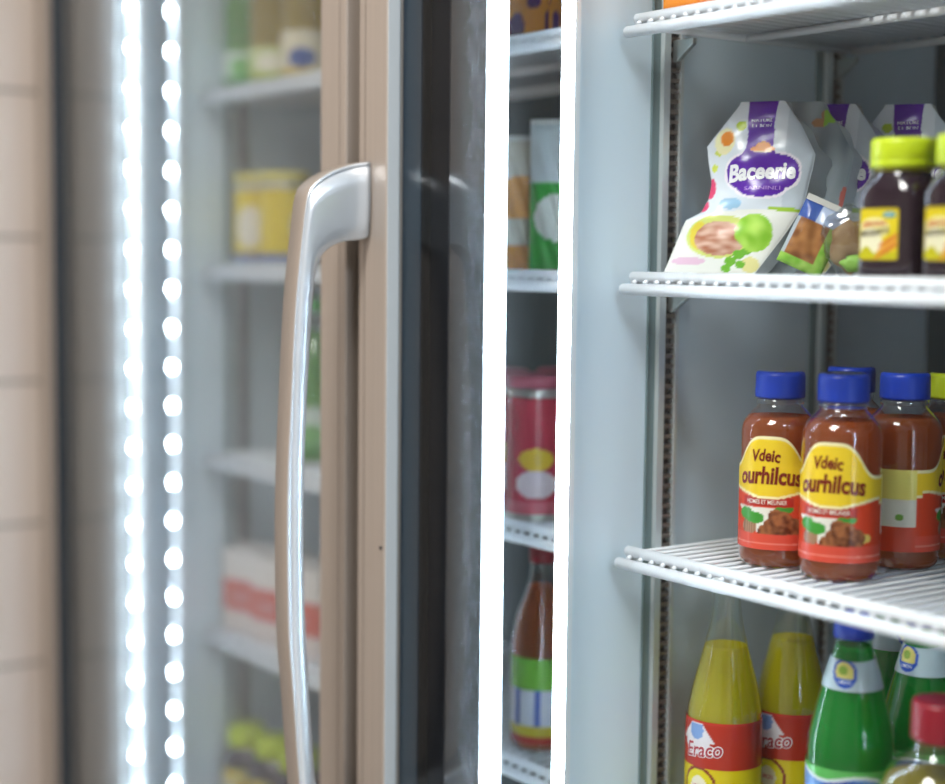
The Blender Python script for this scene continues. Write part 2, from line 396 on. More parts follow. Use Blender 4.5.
def make_door(x0, x1, handle=True):
    """frame mesh spanning x0..x1 with glass pane, gasket and handle"""
    bm = bmesh.new(); s = .0547
    box(bm, x0, x0+s, -.160, -.128, ZB+.01, ZT+.1); box(bm, x1-s, x1, -.160, -.128, ZB+.01, ZT+.1)
    box(bm, x0+s, x1-s, -.160, -.128, ZT+.02, ZT+.1); box(bm, x0+s, x1-s, -.160, -.128, ZB+.01, ZB+.09)
    d = obj('door', bm, m_beige, cab, bevel=.0015)
    for k, bx in enumerate((x0+s, x1-s-.0012)):
        boxo('glazing_bead', bx, bx+.0012, -.1585, -.144, ZB+.09, ZT+.02, m_frit if (x0 < -1 and k == 0) else m_edge, d)
    a, b = x0+s+.0012, x1-s-.0012
    gw = .014 if x0 < -1 else .034
    for gx in (a, b-gw): boxo('gasket', gx, gx+gw, -.1405, -.139, ZB+.09, ZT+.02, m_frit, d)
    boxo('glass_pane', a, b, -.145, -.141, ZB+.09, ZT+.02, m_glass_l if x0 < -1 else m_glass, d)
    # raised dark strips painted as the shade of narrow grooves
    for gx in (x0+.012, x1-.014): boxo('groove_shade', gx, gx+.0012, -.1604, -.159, ZB+.02, ZT+.09, mat('groove_shadow_metal', (.25, .215, .19), .5, .3), d)
    if handle:
        o_, i_ = smooth_line(ho), smooth_line(hi)
        handle_mesh(o_, i_, x0-.0045, x0+.0240, d)
        bm = bmesh.new(); bmesh.ops.create_cone(bm, cap_ends=True, segments=10, radius1=.0018, radius2=.0018, depth=.002, matrix=Matrix.Translation((x0+s-.006, -.1608, .0)) @ Matrix.Rotation(PI/2, 4, 'X'))
        obj('screw', bm, m_slot, d)
    return d
make_door(-.2503, .70)
make_door(-1.206, -.2777, handle=False)
make_door(.728, 1.68, handle=False)
boxo('gap_strip', -.2777, -.2503, -.142, -.126, ZB, ZT+.1, m_gap, cab)
boxo('gap_strip', .70, .728, -.142, -.126, ZB, ZT+.1, m_gap, cab)

# uprights (slotted standards)
def upright(x, y0, sgn=1, parent=cab):
    bm = bmesh.new()
    a, b = (x, x+.003) if sgn > 0 else (x-.003, x)
    box(bm, a, b, y0, y0+.010, ZB, ZT, 2)
    e = (x, x+.009) if sgn > 0 else (x-.009, x)
    box(bm, *e, y0+.010, y0+.0185, ZB, ZT, 0)
    box(bm, *e, y0+.033, y0+.037, ZB, ZT, 0)
    box(bm, x, x+.0008*sgn, y0+.0185, y0+.033, ZB, ZT, 1)
    z = ZB+.01
    m0 = (x+.002, x+.006) if sgn > 0 else (x-.006, x-.002)
    while z < ZT-.02:
        box(bm, *m0, y0+.0185, y0+.033, z, z+.0045, 3); z += .0105
    return obj('upright', bm, [m_steel2, m_slot, m_edge2, m_rung], parent)
upright(PX, .043); upright(PX, .285); upright(PX-.9564, .043); upright(PX-.9564, .285)
upright(PX-.008, .043, -1); upright(PX+.948, .043, -1); upright(PX+.948, .285, -1)

# ------------------------------------------------------------------ wire shelves
def shelf_meshes(Wd):
    r = .0060
    fr = bmesh.new(); tube(fr, [(0, 0, 0), (Wd, 0, 0)], r, 12); tube(fr, [(.007, .007, .0125), (Wd-.007, .007, .0125)], r*.95, 12)
    wr = bmesh.new(); n = int((Wd-.03)/.0165)
    for i in range(n+1):
        x = .015+i*(Wd-.03)/n
        tube(wr, [(x, 0, .006), (x, .008, .0115), (x, .318, .0115)], .0026, 6)
    sup = bmesh.new()
    for y in (.155, .318): tube(sup, [(.012, y, .0052), (Wd-.012, y, .0052)], .0042, 8)
    for x in (.010, Wd-.010): tube(sup, [(x, .005, .006), (x, .318, .006)], .0040, 8)
    return fr, wr, sup
def make_shelf(Wd, x, z, label, group):
    t = thing('wire_shelf', label, 'shelf', (x, 0, z), 0, group); a, b, c = shelf_meshes(Wd)
    obj('front_rail', a, m_wire, t); obj('wire_deck', b, m_wire, t); obj('support_rods', c, m_wire, t); return t
GR = 'white wire shelves of the right bay'; GL = 'white wire shelves of the left bay'
XL = -.9564
sr = make_shelf(.915, .0, .5359, 'white wire shelf right of the handle, topmost, with an orange carton on it', GR)
dup(sr, (0, 0, .2797), 0, 'white wire shelf right of the handle carrying the snack pouches and yellow-capped jars')
dup(sr, (0, 0, 0), 0, 'white wire shelf right of the handle carrying the blue-capped juice bottles')
dup(sr, (0, 0, -.340), 0, 'white wire shelf under the yellow and green soda bottles at bottom right')
sl = make_shelf(.905, XL, .5359, 'white wire shelf behind the left glass door carrying green and yellow bottles', GL)
dup(sl, (XL, 0, .2797), 0, 'white wire shelf behind the left glass door carrying yellow tins')
dup(sl, (XL, 0, 0), 0, 'white wire shelf behind the left glass door, third down, almost empty')
dup(sl, (XL, 0, -.2677), 0, 'white wire shelf behind the left glass door carrying red and white cartons')
dup(sl, (XL, 0, -.545), 0, 'lowest white wire shelf behind the left glass door, under the yellow-lidded jars')
ZSA, ZSB, ZSC, ZSD = .5359+.0137, .2797+.0137, .0137, -.340+.0137
ZLA, ZLB, ZLC, ZLD, ZLE = ZSA, ZSB, ZSC, -.2677+.0137, -.545+.0137

def make_clip():
    t = thing('shelf_clip', 'x', 'shelf clip', (0, 0, 0), 0, 'metal shelf clips on the uprights')
    bm = bmesh.new(); pr = [(.0, -.002), (.0, -.024), (.006, -.024), (.030, -.008), (.030, -.002)]
    A = [bm.verts.new((p, -.003, q)) for p, q in pr]; B = [bm.verts.new((p, .003, q)) for p, q in pr]
    n = len(A)
    for k in range(n): bm.faces.new((A[k], A[(k+1) % n], B[(k+1) % n], B[k]))
    bm.faces.new(A[::-1]); bm.faces.new(B); bmesh.ops.recalc_face_normals(bm, faces=bm.faces[:])
    obj('bracket', bm, m_steel, t, bevel=.001); boxo('hook', -.004, .004, -.002, .002, -.020, -.006, m_slot, t); return t
k0 = make_clip(); k0.location = (PX+.006, .069, .5359); k0['label'] = 'shiny metal clip under the topmost right shelf on the front upright'
dup(k0, (PX+.006, .069, .2797), 0, 'metal clip on the front upright under the shelf of snack pouches')
dup(k0, (PX+.006, .311, .5359), 0, 'metal clip on the rear upright under the topmost right shelf')

# ------------------------------------------------------------------ juice bottles
RB = .0370
m_juice = liquid_mat('orange_red_juice', (.74, .19, .035), .30, .6)
m_blue = mat('blue_cap', (.003, .05, .52), .35)
m_lime = mat('lime_cap', (.60, .74, .01), .35)
JK = [(0, .031), (.004, .0355), (.010, RB), (.128, RB), (.136, .0355), (.147, .0275), (.153, .0215), (.160, .0200), (.186, .0198)]
def juice_top(u):
    a = 78+30*math.exp(-(u/30)**4) if abs(u) < 80 else 78
    return a
cY, cYo, cR, cR2, cW, cG, cBr, cBr2 = [srgb(h) for h in ('f2cf2a', 'f6e27a', 'd8401e', 'e0503c', 'ece8dc', '3f9a35', '6b3a1e', '8a5230')]
def juice_art(u, v):
    au = u
    ed = 78+30*math.exp(-(u/30)**4)
    low = 52-4*math.cos(u/16) if abs(u) < 52 else 52
    if abs(u) > 58:  # back panel: pale yellow info block
        if 84 > v > 24 and abs(u) < 108:
            if abs(u) > 92: return srgb('8f8f86') if (int(v/2.2) % 2) else cW
            return srgb('efe678') if v > 50 else (srgb('6fa83a') if blob(abs(u), v, 74, 33, 4, 3) else srgb('e9eadc'))
        return cR
    if v > low:
        if v > ed-3 or v < low+2.5: return srgb('fbf0b8')
        return cY
    if 41 < v < 50 and abs(u+2) < 26: return srgb('b3261c')
    if v < 15: return cR2 if not 5 < v < 6.5 else srgb('ef8a78')
    # white triangle
    if v < 40 and v > 22 and abs(u+2) < (40-v)*-1.0+22 and False: return cW
    for cu, cv, r in ((6, 22, 10), (15, 28, 9), (-2, 16, 8), (14, 17, 9), (24, 22, 9), (8, 31, 8)):
        if blob(u, v, cu, cv, r, r):
            return mixc(srgb('5a2a14'), srgb('a8683e'), nz(u, v, .22))
    if blob(u, v, 33, 22, 7, 4) : return srgb('e8c964')
    for cu, cv, ru, rv, in ((-14, 30, 11, 5.5), (-24, 33, 9, 6), (16, 39, 9, 3.5)):
        if blob(u, v, cu, cv, ru, rv): return cG
    if blob(u, v, -20, 21, 9, 8): return srgb('b98a6a') if math.sin(u*2) > 0 else srgb('8c6a50')
    if v < 40 and abs(u+4) < (v-14)*1.1+4 and u < 20: return cW
    return cR
def juice_bottle(capmat, label, loc, rz, group):
    t = thing('juice_bottle', label, 'bottle', loc, rz, group)
    bm = bmesh.new(); P = [(r*1.0, z) for r, z in curve_prof(JK, 60)]; lathe(bm, P, 56); obj('bottle_body', bm, m_shell, t)
    bm = bmesh.new(); P = [(rprof(JK, z)-.0012, z) for z in [.002+.141*i/40 for i in range(41)]]; lathe(bm, P, 56); obj('juice', bm, m_juice, t)
    bm = bmesh.new(); cyl_label(bm, RB, .018, 222, 108, juice_art, 150, 90, juice_top, [
        ('Vdeic', -3, 90, 28, 12, srgb('7a1e10'), .03, .15, 0, 1.5), ('ourhilcus', 0, 71, 64, 17, srgb('7a1e10'), .035, .1, 0, 2.5),
        ('HOMES ET MEUNIER', -2, 45.5, 40, 4.2, srgb('f4e4d8'), .01)])
    obj('label', bm, m_art, t)
    bm = bmesh.new(); lathe(bm, [(.0215, .160), (.0235, .1605), (.0238, .163), (.0236, .181), (.0228, .1845), (.0200, .1855)], 72, ribs=36, rib_amp=.008)
    obj('cap', bm, capmat, t); 
    bm = bmesh.new(); lathe(bm, [(.0212, .1545), (.0228, .1548), (.0228, .1590), (.0212, .1592)], 48); obj('neck_ring', bm, m_shell, t)
    return t
GJ = 'red juice bottles on the middle shelf'
def face(x, y, off=0):   # rotation so that local -Y faces the camera, plus offset
    return math.atan2(CAM.y-y, CAM.x-x)+PI/2+math.radians(off)
j0 = juice_bottle(m_blue, 'blue-capped red juice bottle standing in front, nearest the shelf edge', (.2180, .0860, ZSC), face(.214, .09, -14), GJ)
dup(j0, (.1377, .0857, ZSC), face(.138, .086, -14), 'blue-capped red juice bottle leftmost of the group, beside the bare side wall')
dup(j0, (.2100, .1830, ZSC), face(.21, .183, 112), 'blue-capped red juice bottle turned to show its pale back label, right of the front one')
dup(j0, (.1250, .2020, ZSC), face(.125, .2, -14), 'blue-capped juice bottle hidden behind the front one, only its cap showing')
for _o in list(C.objects):
    if _o.name.startswith('juice_bottle'): _o.scale = (1.01, 1.01, 1.035 if _o is j0 else 1.02)
jl = juice_bottle(m_lime, 'lime-yellow capped red juice bottle cut by the right edge of the photo', (.2030, .2640, ZSC), face(.2, .26, -10), GJ)

# ------------------------------------------------------------------ yellow-capped dark jars
m_dark = mat('dark_purple_syrup', (.018, .006, .016), .12, 0, .6, coat=.6)
def jar_art(u, v):
    if u > 15.4 or u < -17.4 or v < 1 or v > 42: return srgb('b8a020')
    if blob(u, v, 8, 38, 6, 2.6): return srgb('1f8f9a')
    for k in range(3):
        a = .55; x = (u-8)*math.cos(a)+(v-13-k*4+4)*math.sin(a); y = -(u-8)*math.sin(a)+(v-13-k*4+4)*math.cos(a)
        if blob(x, y, 0, 0, 15-k*2, 1.9): return srgb('d9822e') if k != 1 else srgb('e8a23c')
    if v < 9+3*math.sin(u*.4): return srgb('c8c01e')
    if blob(u, v, -9, 14, 11, 13): return srgb('f3ecc8')
    if blob(u, v, -5, 27, 13, 9): return srgb('f4e9a0')
    return srgb('e6cf25')
def syrup_jar(label, loc, rz):
    t = thing('syrup_jar', label, 'jar', loc, rz, 'dark syrup jars with yellow caps')
    prof = [(.026, 0), (.0295, .002), (.0305, .006), (.0305, .074), (.0300, .079), (.0275, .087), (.0248, .092), (.0240, .0945), (.0240, .098)]
    es = [4.5]*4+[4, 3, 2.3, 2, 2]
    bm = bmesh.new(); lathe(bm, prof, 96, es=es); obj('jar_body', bm, m_dark, t)
    bm = bmesh.new(); lathe(bm, [(.0245, .0955), (.0255, .0957), (.0255, .0985), (.0245, .0987)], 48); obj('neck_ring', bm, mat('yellow_tint_ring', (.35, .33, .02), .25), t)
    bm = bmesh.new(); lathe(bm, [(.0270, .0985), (.0283, .0990), (.0283, .1040), (.0278, .1048), (.0283, .1056), (.0282, .1205), (.0272, .1238), (.0245, .1250), (.0235, .1246)], 90, ribs=45, rib_amp=.006)
    obj('cap', bm, m_lime, t)
    bm = bmesh.new()
    def fmap(u, v, o):
        x = u/1000*1.1-.003; return (x, -(.0308+o), .018+v/1000*1.04)
    grid = [[(-18+34.5*i/80, 44*j/100) for j in range(101)] for i in range(81)]
    # rounded corners
    grid = [[(u, min(max(v, 3-math.sqrt(max(0, 9-max(0, 3-min(u+18, 16.5-u))**2))), 44-3+math.sqrt(max(0, 9-max(0, 3-min(u+18, 16.5-u))**2)))) for u, v in c] for c in grid]
    printed(bm, fmap, jar_art, grid, [('JERNANS', -5, 30, 21, 5.2, srgb('c8341e'), .02, .1, .08), ('MOGSARTO', -4, 23.5, 25, 5.2, srgb('3a2c18'), .02, .2, .12), ('care', 8, 38, 7, 2.2, srgb('e8f4f4'), .01)])
    obj('label', bm, m_art, t); return t
s0 = syrup_jar('yellow-capped dark syrup jar standing right of the snack pouches, fully in view', (.2950, .0680, ZSB), math.radians(10))
dup(s0, (.3680, .0660, ZSB), math.radians(8), 'yellow-capped dark syrup jar cut by the right edge of the photo')

# ------------------------------------------------------------------ snack pouches
POUT = [(-.8, 0), (18.8, 58), (34, 66), (41, 80), (43, 98), (39, 115), (35, 135.3), (66.2, 179.3), (112.2, 181.7), (131.4, 154.7), (146.9, 125.6), (145.5, 112), (138.8, 72.4), (121.6, 42.7), (92.6, 0)]
def seg_at(pts, v):
    for (a, b), (c, d) in zip(pts, pts[1:]):
        if b <= v <= d: return a+(c-a)*(v-b)/(d-b) if d > b else a
    return pts[-1][0]
LFT = [POUT[i] for i in range(0, 8)]; RGT = [POUT[i] for i in range(14, 7, -1)]
cPu = srgb('5a1fa6'); cBg = srgb('dbe4ee')
def pouch_art(u, v):
    # purple neck and badge
    band = v > 118 and abs(u-(92 if v < 150 else 91)) < 13.5+1.5*max(0, (v-150)/30)+ (max(0, (136-v))/18)**2*9
    badge = blob(u, v, 96.5, 106, 36.5, 19, 2.8) or blob(u, v, 96, 92, 25, 12)
    ring = blob(u, v, 96.5, 106, 39, 21.5, 2.8) or blob(u, v, 96, 91, 28, 13.5)
    if blob(u, v, 95, 130, 12.5, 4) or blob(u, v, 95, 134, 7, 4): return srgb('e79a4a') if v > 128 else srgb('f0d0a0')
    if band or badge: return cPu
    if ring: return srgb('f4eef8')
    if blob(u, v, 57.4, 141.7, 7, 8): return srgb('ea8f2e')
    if blob(u, v, 55, 139, 11, 14): return srgb('f3efc0')
    if blob(u, v, 71, 155, 5.5, 5.5): return srgb('b8d23a')
    if blob(u, v, 50, 128, 5, 4) or blob(u, v, 45.9, 111.4, 3.5, 4): return srgb('cfdc5a')
    if blob(u, v, 44, 90, 5, 11) or blob(u, v, 38, 72, 6, 6): return srgb('e04c78')
    if blob(u, v, 66, 74, 12, 6): return srgb('9cc4e0')
    e = 57+5*math.sin((u-15)/34)+ (u-20)*.09
    if v > e:
        if v < e+4 and u > 105: return srgb('a4cc3c')
        return cBg if u < 118 else srgb('c6d2de')
    # food picture
    if blob(u, v, 92, 44, 19, 19, 2.2) and u+v > 112: return mixc(srgb('86c42e'), srgb('bfe86a'), nz(u, v, .09))
    for cu, cv, r in ((70, 15, 6), (78, 22, 6), (66, 8, 5), (80, 12, 5), (86, 26, 5)):
        if blob(u, v, cu, cv, r, r*.8): return srgb('74b83a')
    if blob(u, v, 58, 38, 27, 17.5):
        return mixc(srgb('b06a4c'), srgb('e2bca8'), nz(u*.5, v*1.5, .16))
    if blob(u, v, 36, 41, 10, 14): return srgb('e6d24a')
    if blob(u, v, 58, 40, 36, 22): return srgb('d6e07e')
    if blob(u, v, 26, 15, 18, 4): return srgb('e7c4da')
    if blob(u, v, 90, 12, 9, 8): return srgb('e4de9a')
    return srgb('eceee8')
e_ = Vector((.85, .5, 0)).normalized(); hn = Vector((.50702, -.86193, 0)); TILT = .22
upv = Vector((0, 0, 1))*math.cos(TILT)-hn*math.sin(TILT); nv_ = e_.cross(upv)
def pouch_mesh(bulge=1., art=pouch_art, texts=True):
    bm = bmesh.new()
    def dep(u, v):
        if 182-v <= 0 or v <= 0: return 0
        a, b = seg_at(LFT, v), seg_at(RGT, v); s = max(0, min(1, (u-a)/(b-a))) if b > a else .5
        edge = min(1, (s*(1-s)*4))**.6
        vv = math.sin(PI*min(1, max(0, v/182)))**.5
        return (9*edge*vv + 1.6*math.sin(u*.11+v*.05)*edge*vv + 1.0*math.sin(v*.16-u*.06)*edge*vv)*bulge
    def fmap(u, v, o, s=1):
        d = dep(u, v)/1000*s+(o+.0003)*s; p = e_*(u/1000)+upv*(v/1000)+nv_*d
        return (p.x, p.y, p.z)
    rows = []
    for j in range(121):
        v = 181.7*j/120; a = seg_at(LFT, v); b = seg_at(RGT, v)
        rows.append([(a+(b-a)*i/90, v) for i in range(91)])
    rows = [[rows[j][i] for j in range(121)] for i in range(91)]
    tx = [('Baceerie', 96, 107, 68, 18, (.9, .9, .95), .04, .12, 0.05, 1.5), ('SABNINEI', 98, 89, 36, 4, srgb('b48ad8'), .01, 0, .03),
          ('NATURE', 92, 160, 22, 3.4, (.85, .82, .95), .02), ('ET BON', 92, 154.5, 20, 3.4, (.85, .82, .95), .02)] if texts else []
    printed(bm, fmap, art, rows, tx, .0005)
    bb = bmesh.new(); printed(bb, lambda u, v, o: fmap(u, v, o, -1), lambda u, v: srgb('aeb9c2'), [r[::3] if False else r for r in rows[::3]])
    me = bpy.data.meshes.new('t'); bb.to_mesh(me); bb.free(); bm.from_mesh(me); bpy.data.meshes.remove(me)
    bmesh.ops.remove_doubles(bm, verts=[v for v in bm.verts if v.is_boundary], dist=.0007)
    return bm
GP = 'snack pouches on the upper shelf'
p0 = thing('snack_pouch', 'large white snack pouch with purple badge and food picture, front one beside the upright', 'pouch', (.0085, .046, ZSB), 0, GP)
obj('pouch', pouch_mesh(), m_film, p0)
def foil_side():
    """clear film gusset at the pouch's right flank"""
    bm = bmesh.new(); R = [(x, z) for x, z in RGT]; n = 30
    A = []; B = []
    for i in range(n+1):
        v = 181*i/n; a = seg_at(RGT, v); w = .004+.022*math.sin(PI*min(1, v/175+.05))
        p = e_*(a/1000)+upv*(v/1000); q_ = p+e_*(w*.55)-nv_*(w*1.3)
        A.append(bm.verts.new(p)); B.append(bm.verts.new(q_+e_*(.002*math.sin(i*1.3))))
    for i in range(n): bm.faces.new((A[i], B[i], B[i+1], A[i+1])).smooth = True
    return bm
m_gus = mat('silver_film_gusset', (.60, .66, .70), .25, .2)
obj('gusset', foil_side(), m_gus, p0)
def back_art(u, v):
    if blob(u, v, 122, 166, 9, 8) or blob(u, v, 112, 158, 8, 5): return srgb('8cc23a') if u > 116 else srgb('a87a50')
    if blob(u, v, 140, 70, 5, 22): return srgb('c86a60')
    return mixc(srgb('78868e'), srgb('aab8c0'), nz(u*1.6, v*.5, .05))
p1 = thing('snack_pouch', 'second snack pouch, its grey back film showing along the right side of the front one', 'pouch', (.0275, .081, ZSB+.0012), math.radians(5), GP)
obj('pouch', pouch_mesh(.7, back_art, False), m_film, p1)
obj('gusset', foil_side(), m_gus, p1)
dup(p0, (.0275, .128, ZSB+.0005), math.radians(-2), 'third white snack pouch, its purple top showing just right of the front ones')
dup(p0, (.0800, .184, ZSB+.0012), math.radians(3), 'rearmost white snack pouch with purple top above the yellow cap of the jar')

def film_bag(label, loc, rz, s=1., col=None):
    t = thing('deli_bag', label, 'bag', loc, rz, 'small clear deli bags between the pouches')
    bm = bmesh.new(); bmesh.ops.create_uvsphere(bm, u_segments=28, v_segments=18, radius=1)
    for v in bm.verts:
        x, y, z = v.co; k = 1+.07*math.sin(7*x+3*z)+.05*math.sin(11*z+5*y)
        f = max(0, 1-abs(z)**3)
        v.co = Vector((x*.030*k*s, y*.014*k*(.4+.6*f)*s, (z*.034*k+.035)*s))
    mz = min(v.co.z for v in bm.verts)
    for v in bm.verts: v.co.z -= mz
    obj('wrapper', bm, m_foil, t, True)
    bm = bmesh.new(); bmesh.ops.create_icosphere(bm, subdivisions=3, radius=1)
    for v in bm.verts:
        k = 1+.1*math.sin(9*v.co.x+4*v.co.z); v.co = Vector((v.co.x*.022*k*s, v.co.y*.009*k*s, (v.co.z*.026*k+.031)*s))
    obj('filling', bm, noisy('bread_brown', (.36, .17, .06), (.55, .33, .14), 60, .6), t, True)
    bm = bmesh.new(); bmesh.ops.create_icosphere(bm, subdivisions=3, radius=1)
    for v in bm.verts:
        k = 1+.15*math.sin(12*v.co.x+6*v.co.z); v.co = Vector((v.co.x*.020*k*s+.008, v.co.y*.006*k*s-.009*s, (v.co.z*.009*k+.015)*s))
    obj('lettuce', bm, mat('lettuce_green', (.25, .50, .08), .5), t, True)
    return t
film_bag('clear film bag between the snack pouches and the dark jar', (.1800, .135, ZSB), math.radians(50))
# ------------------------------------------------------------------ soda bottles
m_yel = liquid_mat('lemon_soda', (.95, .82, .01), .12, .55)
m_grn = liquid_mat('green_soda', (.005, .48, .08), .15, .6)
m_gshell = clear_mat('green_tinted_glass', (.72, .96, .84), 1.4, .03)
m_yshell = clear_mat('clear_soda_glass', (.93, .97, .95), 2.6, .03)
YK = [(0, .034), (.006, .0385), (.10, .0390), (.150, .0392), (.170, .0385), (.196, .0345), (.222, .0280), (.246, .0220), (.268, .0170), (.289, .0145), (.306, .0140), (.312, .0140)]
def yel_art(u, v):
    top = 58
    if v > 88-28-2+0 and v > top: 
        if v > 103: return srgb('c83a2a')
        if blob(u, v, -22, 84, 17, 13) or (abs(u+22) < (112-v)*.8 and v > 84): 
            if blob(u, v, -22, 96, 9, 10) and v < 102: return srgb('7ea2dc')
            return srgb('e9e6ee')
        return srgb('b8301f')
    if blob(u, v, -18, 36, 21, 23):
        if blob(u, v, -18, 38, 10, 11): return srgb('f1ead0')
        if blob(u, v, -18, 36, 18, 20): return srgb('e6d81c')
        return srgb('8a3420')
    return srgb('e2cc10')
def yellow_soda(label, loc, rz, group):
    t = thing('soda_bottle', label, 'bottle', loc, rz, group)
    bm = bmesh.new(); lathe(bm, curve_prof(YK, 80), 56); obj('bottle_glass', bm, m_yshell, t)
    bm = bmesh.new(); lathe(bm, [(rprof(YK, z)-.0015, z) for z in [.003+.240*i/70 for i in range(71)]], 56); obj('drink', bm, m_yel, t)
    bm = bmesh.new(); cyl_label(bm, lambda z: rprof(YK, z), .064, 246, 106, yel_art, 150, 100, None, [
        ('Eraco', -14, 77, 44, 17, srgb('f4f0f4'), .07, .25, .12), ('Eraco', -14, 77, 42, 15.5, srgb('b03a4a'), .015, .25, .12), ('LIMON', -18, 38, 14, 5, srgb('d07a7a'), .02)])
    obj('label', bm, m_art, t)
    bm = bmesh.new(); lathe(bm, [(.0150, .298), (.0165, .2985), (.0165, .312), (.0150, .315), (.012, .3155)], 60, ribs=21, rib_amp=.02); obj('cap', bm, mat('white_cap', (.75, .78, .8), .35), t)
    return t
GY = 'yellow soda bottles under the middle shelf'
y0 = yellow_soda('yellow lemon soda bottle with red label, nearest the side wall at bottom right', (.0665, .090, ZSD), face(.066, .09, -12), GY)
dup(y0, (.0815, .172, ZSD), face(.08, .17, -8), 'yellow soda bottle standing just behind and right of the front yellow one')
GK = [(0, .034), (.006, .0385), (.12, .0395), (.150, .0400), (.178, .0400), (.197, .0390), (.222, .0340), (.253, .0260), (.277, .0195), (.290, .0165), (.304, .0155), (.310, .0155)]
def grn_neck(u, v):
    if blob(u, v, -9, 15, 11.5, 12.5):
        if blob(u, v, -9, 16, 8.8, 9.4):
            if v < 11: return srgb('2a62c8')
            return srgb('8cb04a') if blob(u, v, -10, 18, 4.5, 4) else srgb('d9d27a')
        return srgb('2b57c4')
    return srgb('b4ccd6')
def grn_art(u, v):
    wave = 56+3*math.sin(u*.09+1)
    if v > wave+3: return srgb('5fbf62')
    if v > wave: return srgb('dfeef0')
    if v > 8:
        if u > 26+4*math.sin(v*.2): return srgb('2f8f7a')
        if blob(u, v, -4, 32, 38, 25): return srgb('2450b8')
        return srgb('6a9ad8')
    return srgb('dfeef0')
def green_soda(label, loc, rz, group):
    t = thing('soda_bottle', label, 'bottle', loc, rz, group)
    bm = bmesh.new(); lathe(bm, curve_prof(GK, 80), 56); obj('bottle_glass', bm, m_gshell, t)
    bm = bmesh.new(); lathe(bm, [(rprof(GK, z)-.0015, z) for z in [.003+.283*i/70 for i in range(71)]], 56); obj('drink', bm, m_grn, t)
    bm = bmesh.new(); cyl_label(bm, lambda z: rprof(GK, z), .112, 240, 66, grn_art, 130, 70, None, [
        ('Spo', -10, 30, 56, 36, srgb('eef4fa'), .03, .1, .1), ('Spo', -10, 30, 52, 32, srgb('2450b8'), -.02, .1, .1)])
    obj('label', bm, m_art, t)
    bm = bmesh.new(); cyl_label(bm, lambda z: rprof(GK, z), .248, 150, 31, grn_neck, 110, 40, lambda u: 29-3*math.cos(u*.05), [('LIMON', -9, 8, 12, 3, srgb('dfe8f4'), .01)])
    obj('neck_label', bm, m_art, t)
    bm = bmesh.new(); lathe(bm, [(.0160, .2925), (.0180, .293), (.0180, .312), (.0168, .3155), (.012, .3165)], 60, ribs=30, rib_amp=.012); obj('cap', bm, m_blue, t)
    return t
GG = 'green soda bottles under the middle shelf'
g0 = green_soda('blue-capped green soda bottle in front, fully below the shelf rail', (.2600, .062, ZSD), face(.26, .06, 4), GG)
dup(g0, (.2630, .160, ZSD), face(.26, .16, -20), 'green soda bottle behind, between the front green one and the red-capped flask')
dup(g0, (.1780, .215, ZSD), face(.17, .21, 60), 'rear green soda bottle, only a pale neck label showing behind the front green one')

# red-capped flask of oil
m_oil = liquid_mat('golden_oil', (.62, .50, .05), .35, .5)
OK_ = [(0, .048), (.006, .052), (.155, .0530), (.180, .0520), (.198, .0455), (.210, .034), (.217, .0255), (.222, .0235), (.234, .0235)]
t = thing('oil_flask', 'red-capped wide bottle of yellow oil at the bottom right corner', 'bottle', (.3730, .048, ZSD), face(.37, .05, 0))
bm = bmesh.new(); lathe(bm, curve_prof(OK_, 60), 64, es=None); obj('bottle_body', bm, m_yshell, t)
bm = bmesh.new(); lathe(bm, [(rprof(OK_, z)-.0018, z) for z in [.003+.188*i/60 for i in range(61)]], 64); obj('oil', bm, m_oil, t)
def oil_art(u, v):
    if blob(u, v, 0, 118, 34, 22):
        return srgb('b8281e') if blob(u, v, 0, 118, 30, 18) else srgb('f0e6b0')
    return srgb('e0c41c')
bm = bmesh.new(); cyl_label(bm, .0530, .022, 160, 140, oil_art, 90, 80, lambda u: 138-12*(abs(u)/80)**2, [('Olio', 0, 118, 36, 14, srgb('f4e8c8'), .02, .1)]); obj('label', bm, m_art, t)
bm = bmesh.new(); lathe(bm, [(.0235, .2275), (.0256, .228), (.0260, .231), (.0256, .258), (.0245, .2615), (.0225, .2622)], 90, ribs=40, rib_amp=.012)
obj('cap', bm, mat('red_cap', (.30, .006, .022), .35), t)

# ------------------------------------------------------------------ cartons
def carton(name, label, cat, loc, rz, w, d, h, art, texts=(), group=None):
    t = thing(name, label, cat, loc, rz, group); bm = bmesh.new()
    lay = bm.loops.layers.float_color.new('print')
    n0 = len(bm.faces); box(bm, -w/2, w/2, -d/2, d/2, 0, h)
    for f in bm.faces:
        for lp in f.loops: lp[lay] = (*art(999, 999), 1)
    W_, H_ = w*1000, h*1000
    for s in (0, 1):
        fm = (lambda u, v, o: (u/1000, -d/2-.0004-o, v/1000)) if s == 0 else (lambda u, v, o: (w/2+.0004+o, u/W_*d, v/1000))
        printed(bm, fm, art, [[(-W_/2+W_*i/40, H_*j/50) for j in range(51)] for i in range(41)], texts if s == 0 else ())
    obj('box_body', bm, m_art, t)
    bm = bmesh.new(); box(bm, -w/2*.98, w/2*.98, -d*.1, d*.1, h, h+.002); obj('top_flap', bm, m_art if False else mat('flap_card_%s' % name, art(999, 999), .5), t)
    return t
def orange_art(u, v):
    if u == 999: return srgb('e08a1e')
    if v < 8: return srgb('d97a18')
    if blob(u, v, 5, 70, 34, 30): return srgb('f4c23a')
    return srgb('e8902a')
carton('juice_carton', 'orange carton standing at the left end of the topmost right shelf', 'carton', (.105, .063, ZSA), math.radians(0), .150, .085, .19, orange_art, [('ORANGE', 0, 70, 60, 16, srgb('c04a10'), .02)])
def slot_art(u, v):
    if u == 999: return srgb('b06a2a')
    return srgb('4a2a5a') if math.sin(u*.12)*math.sin(v*.09) > .2 else srgb('d48a3a')
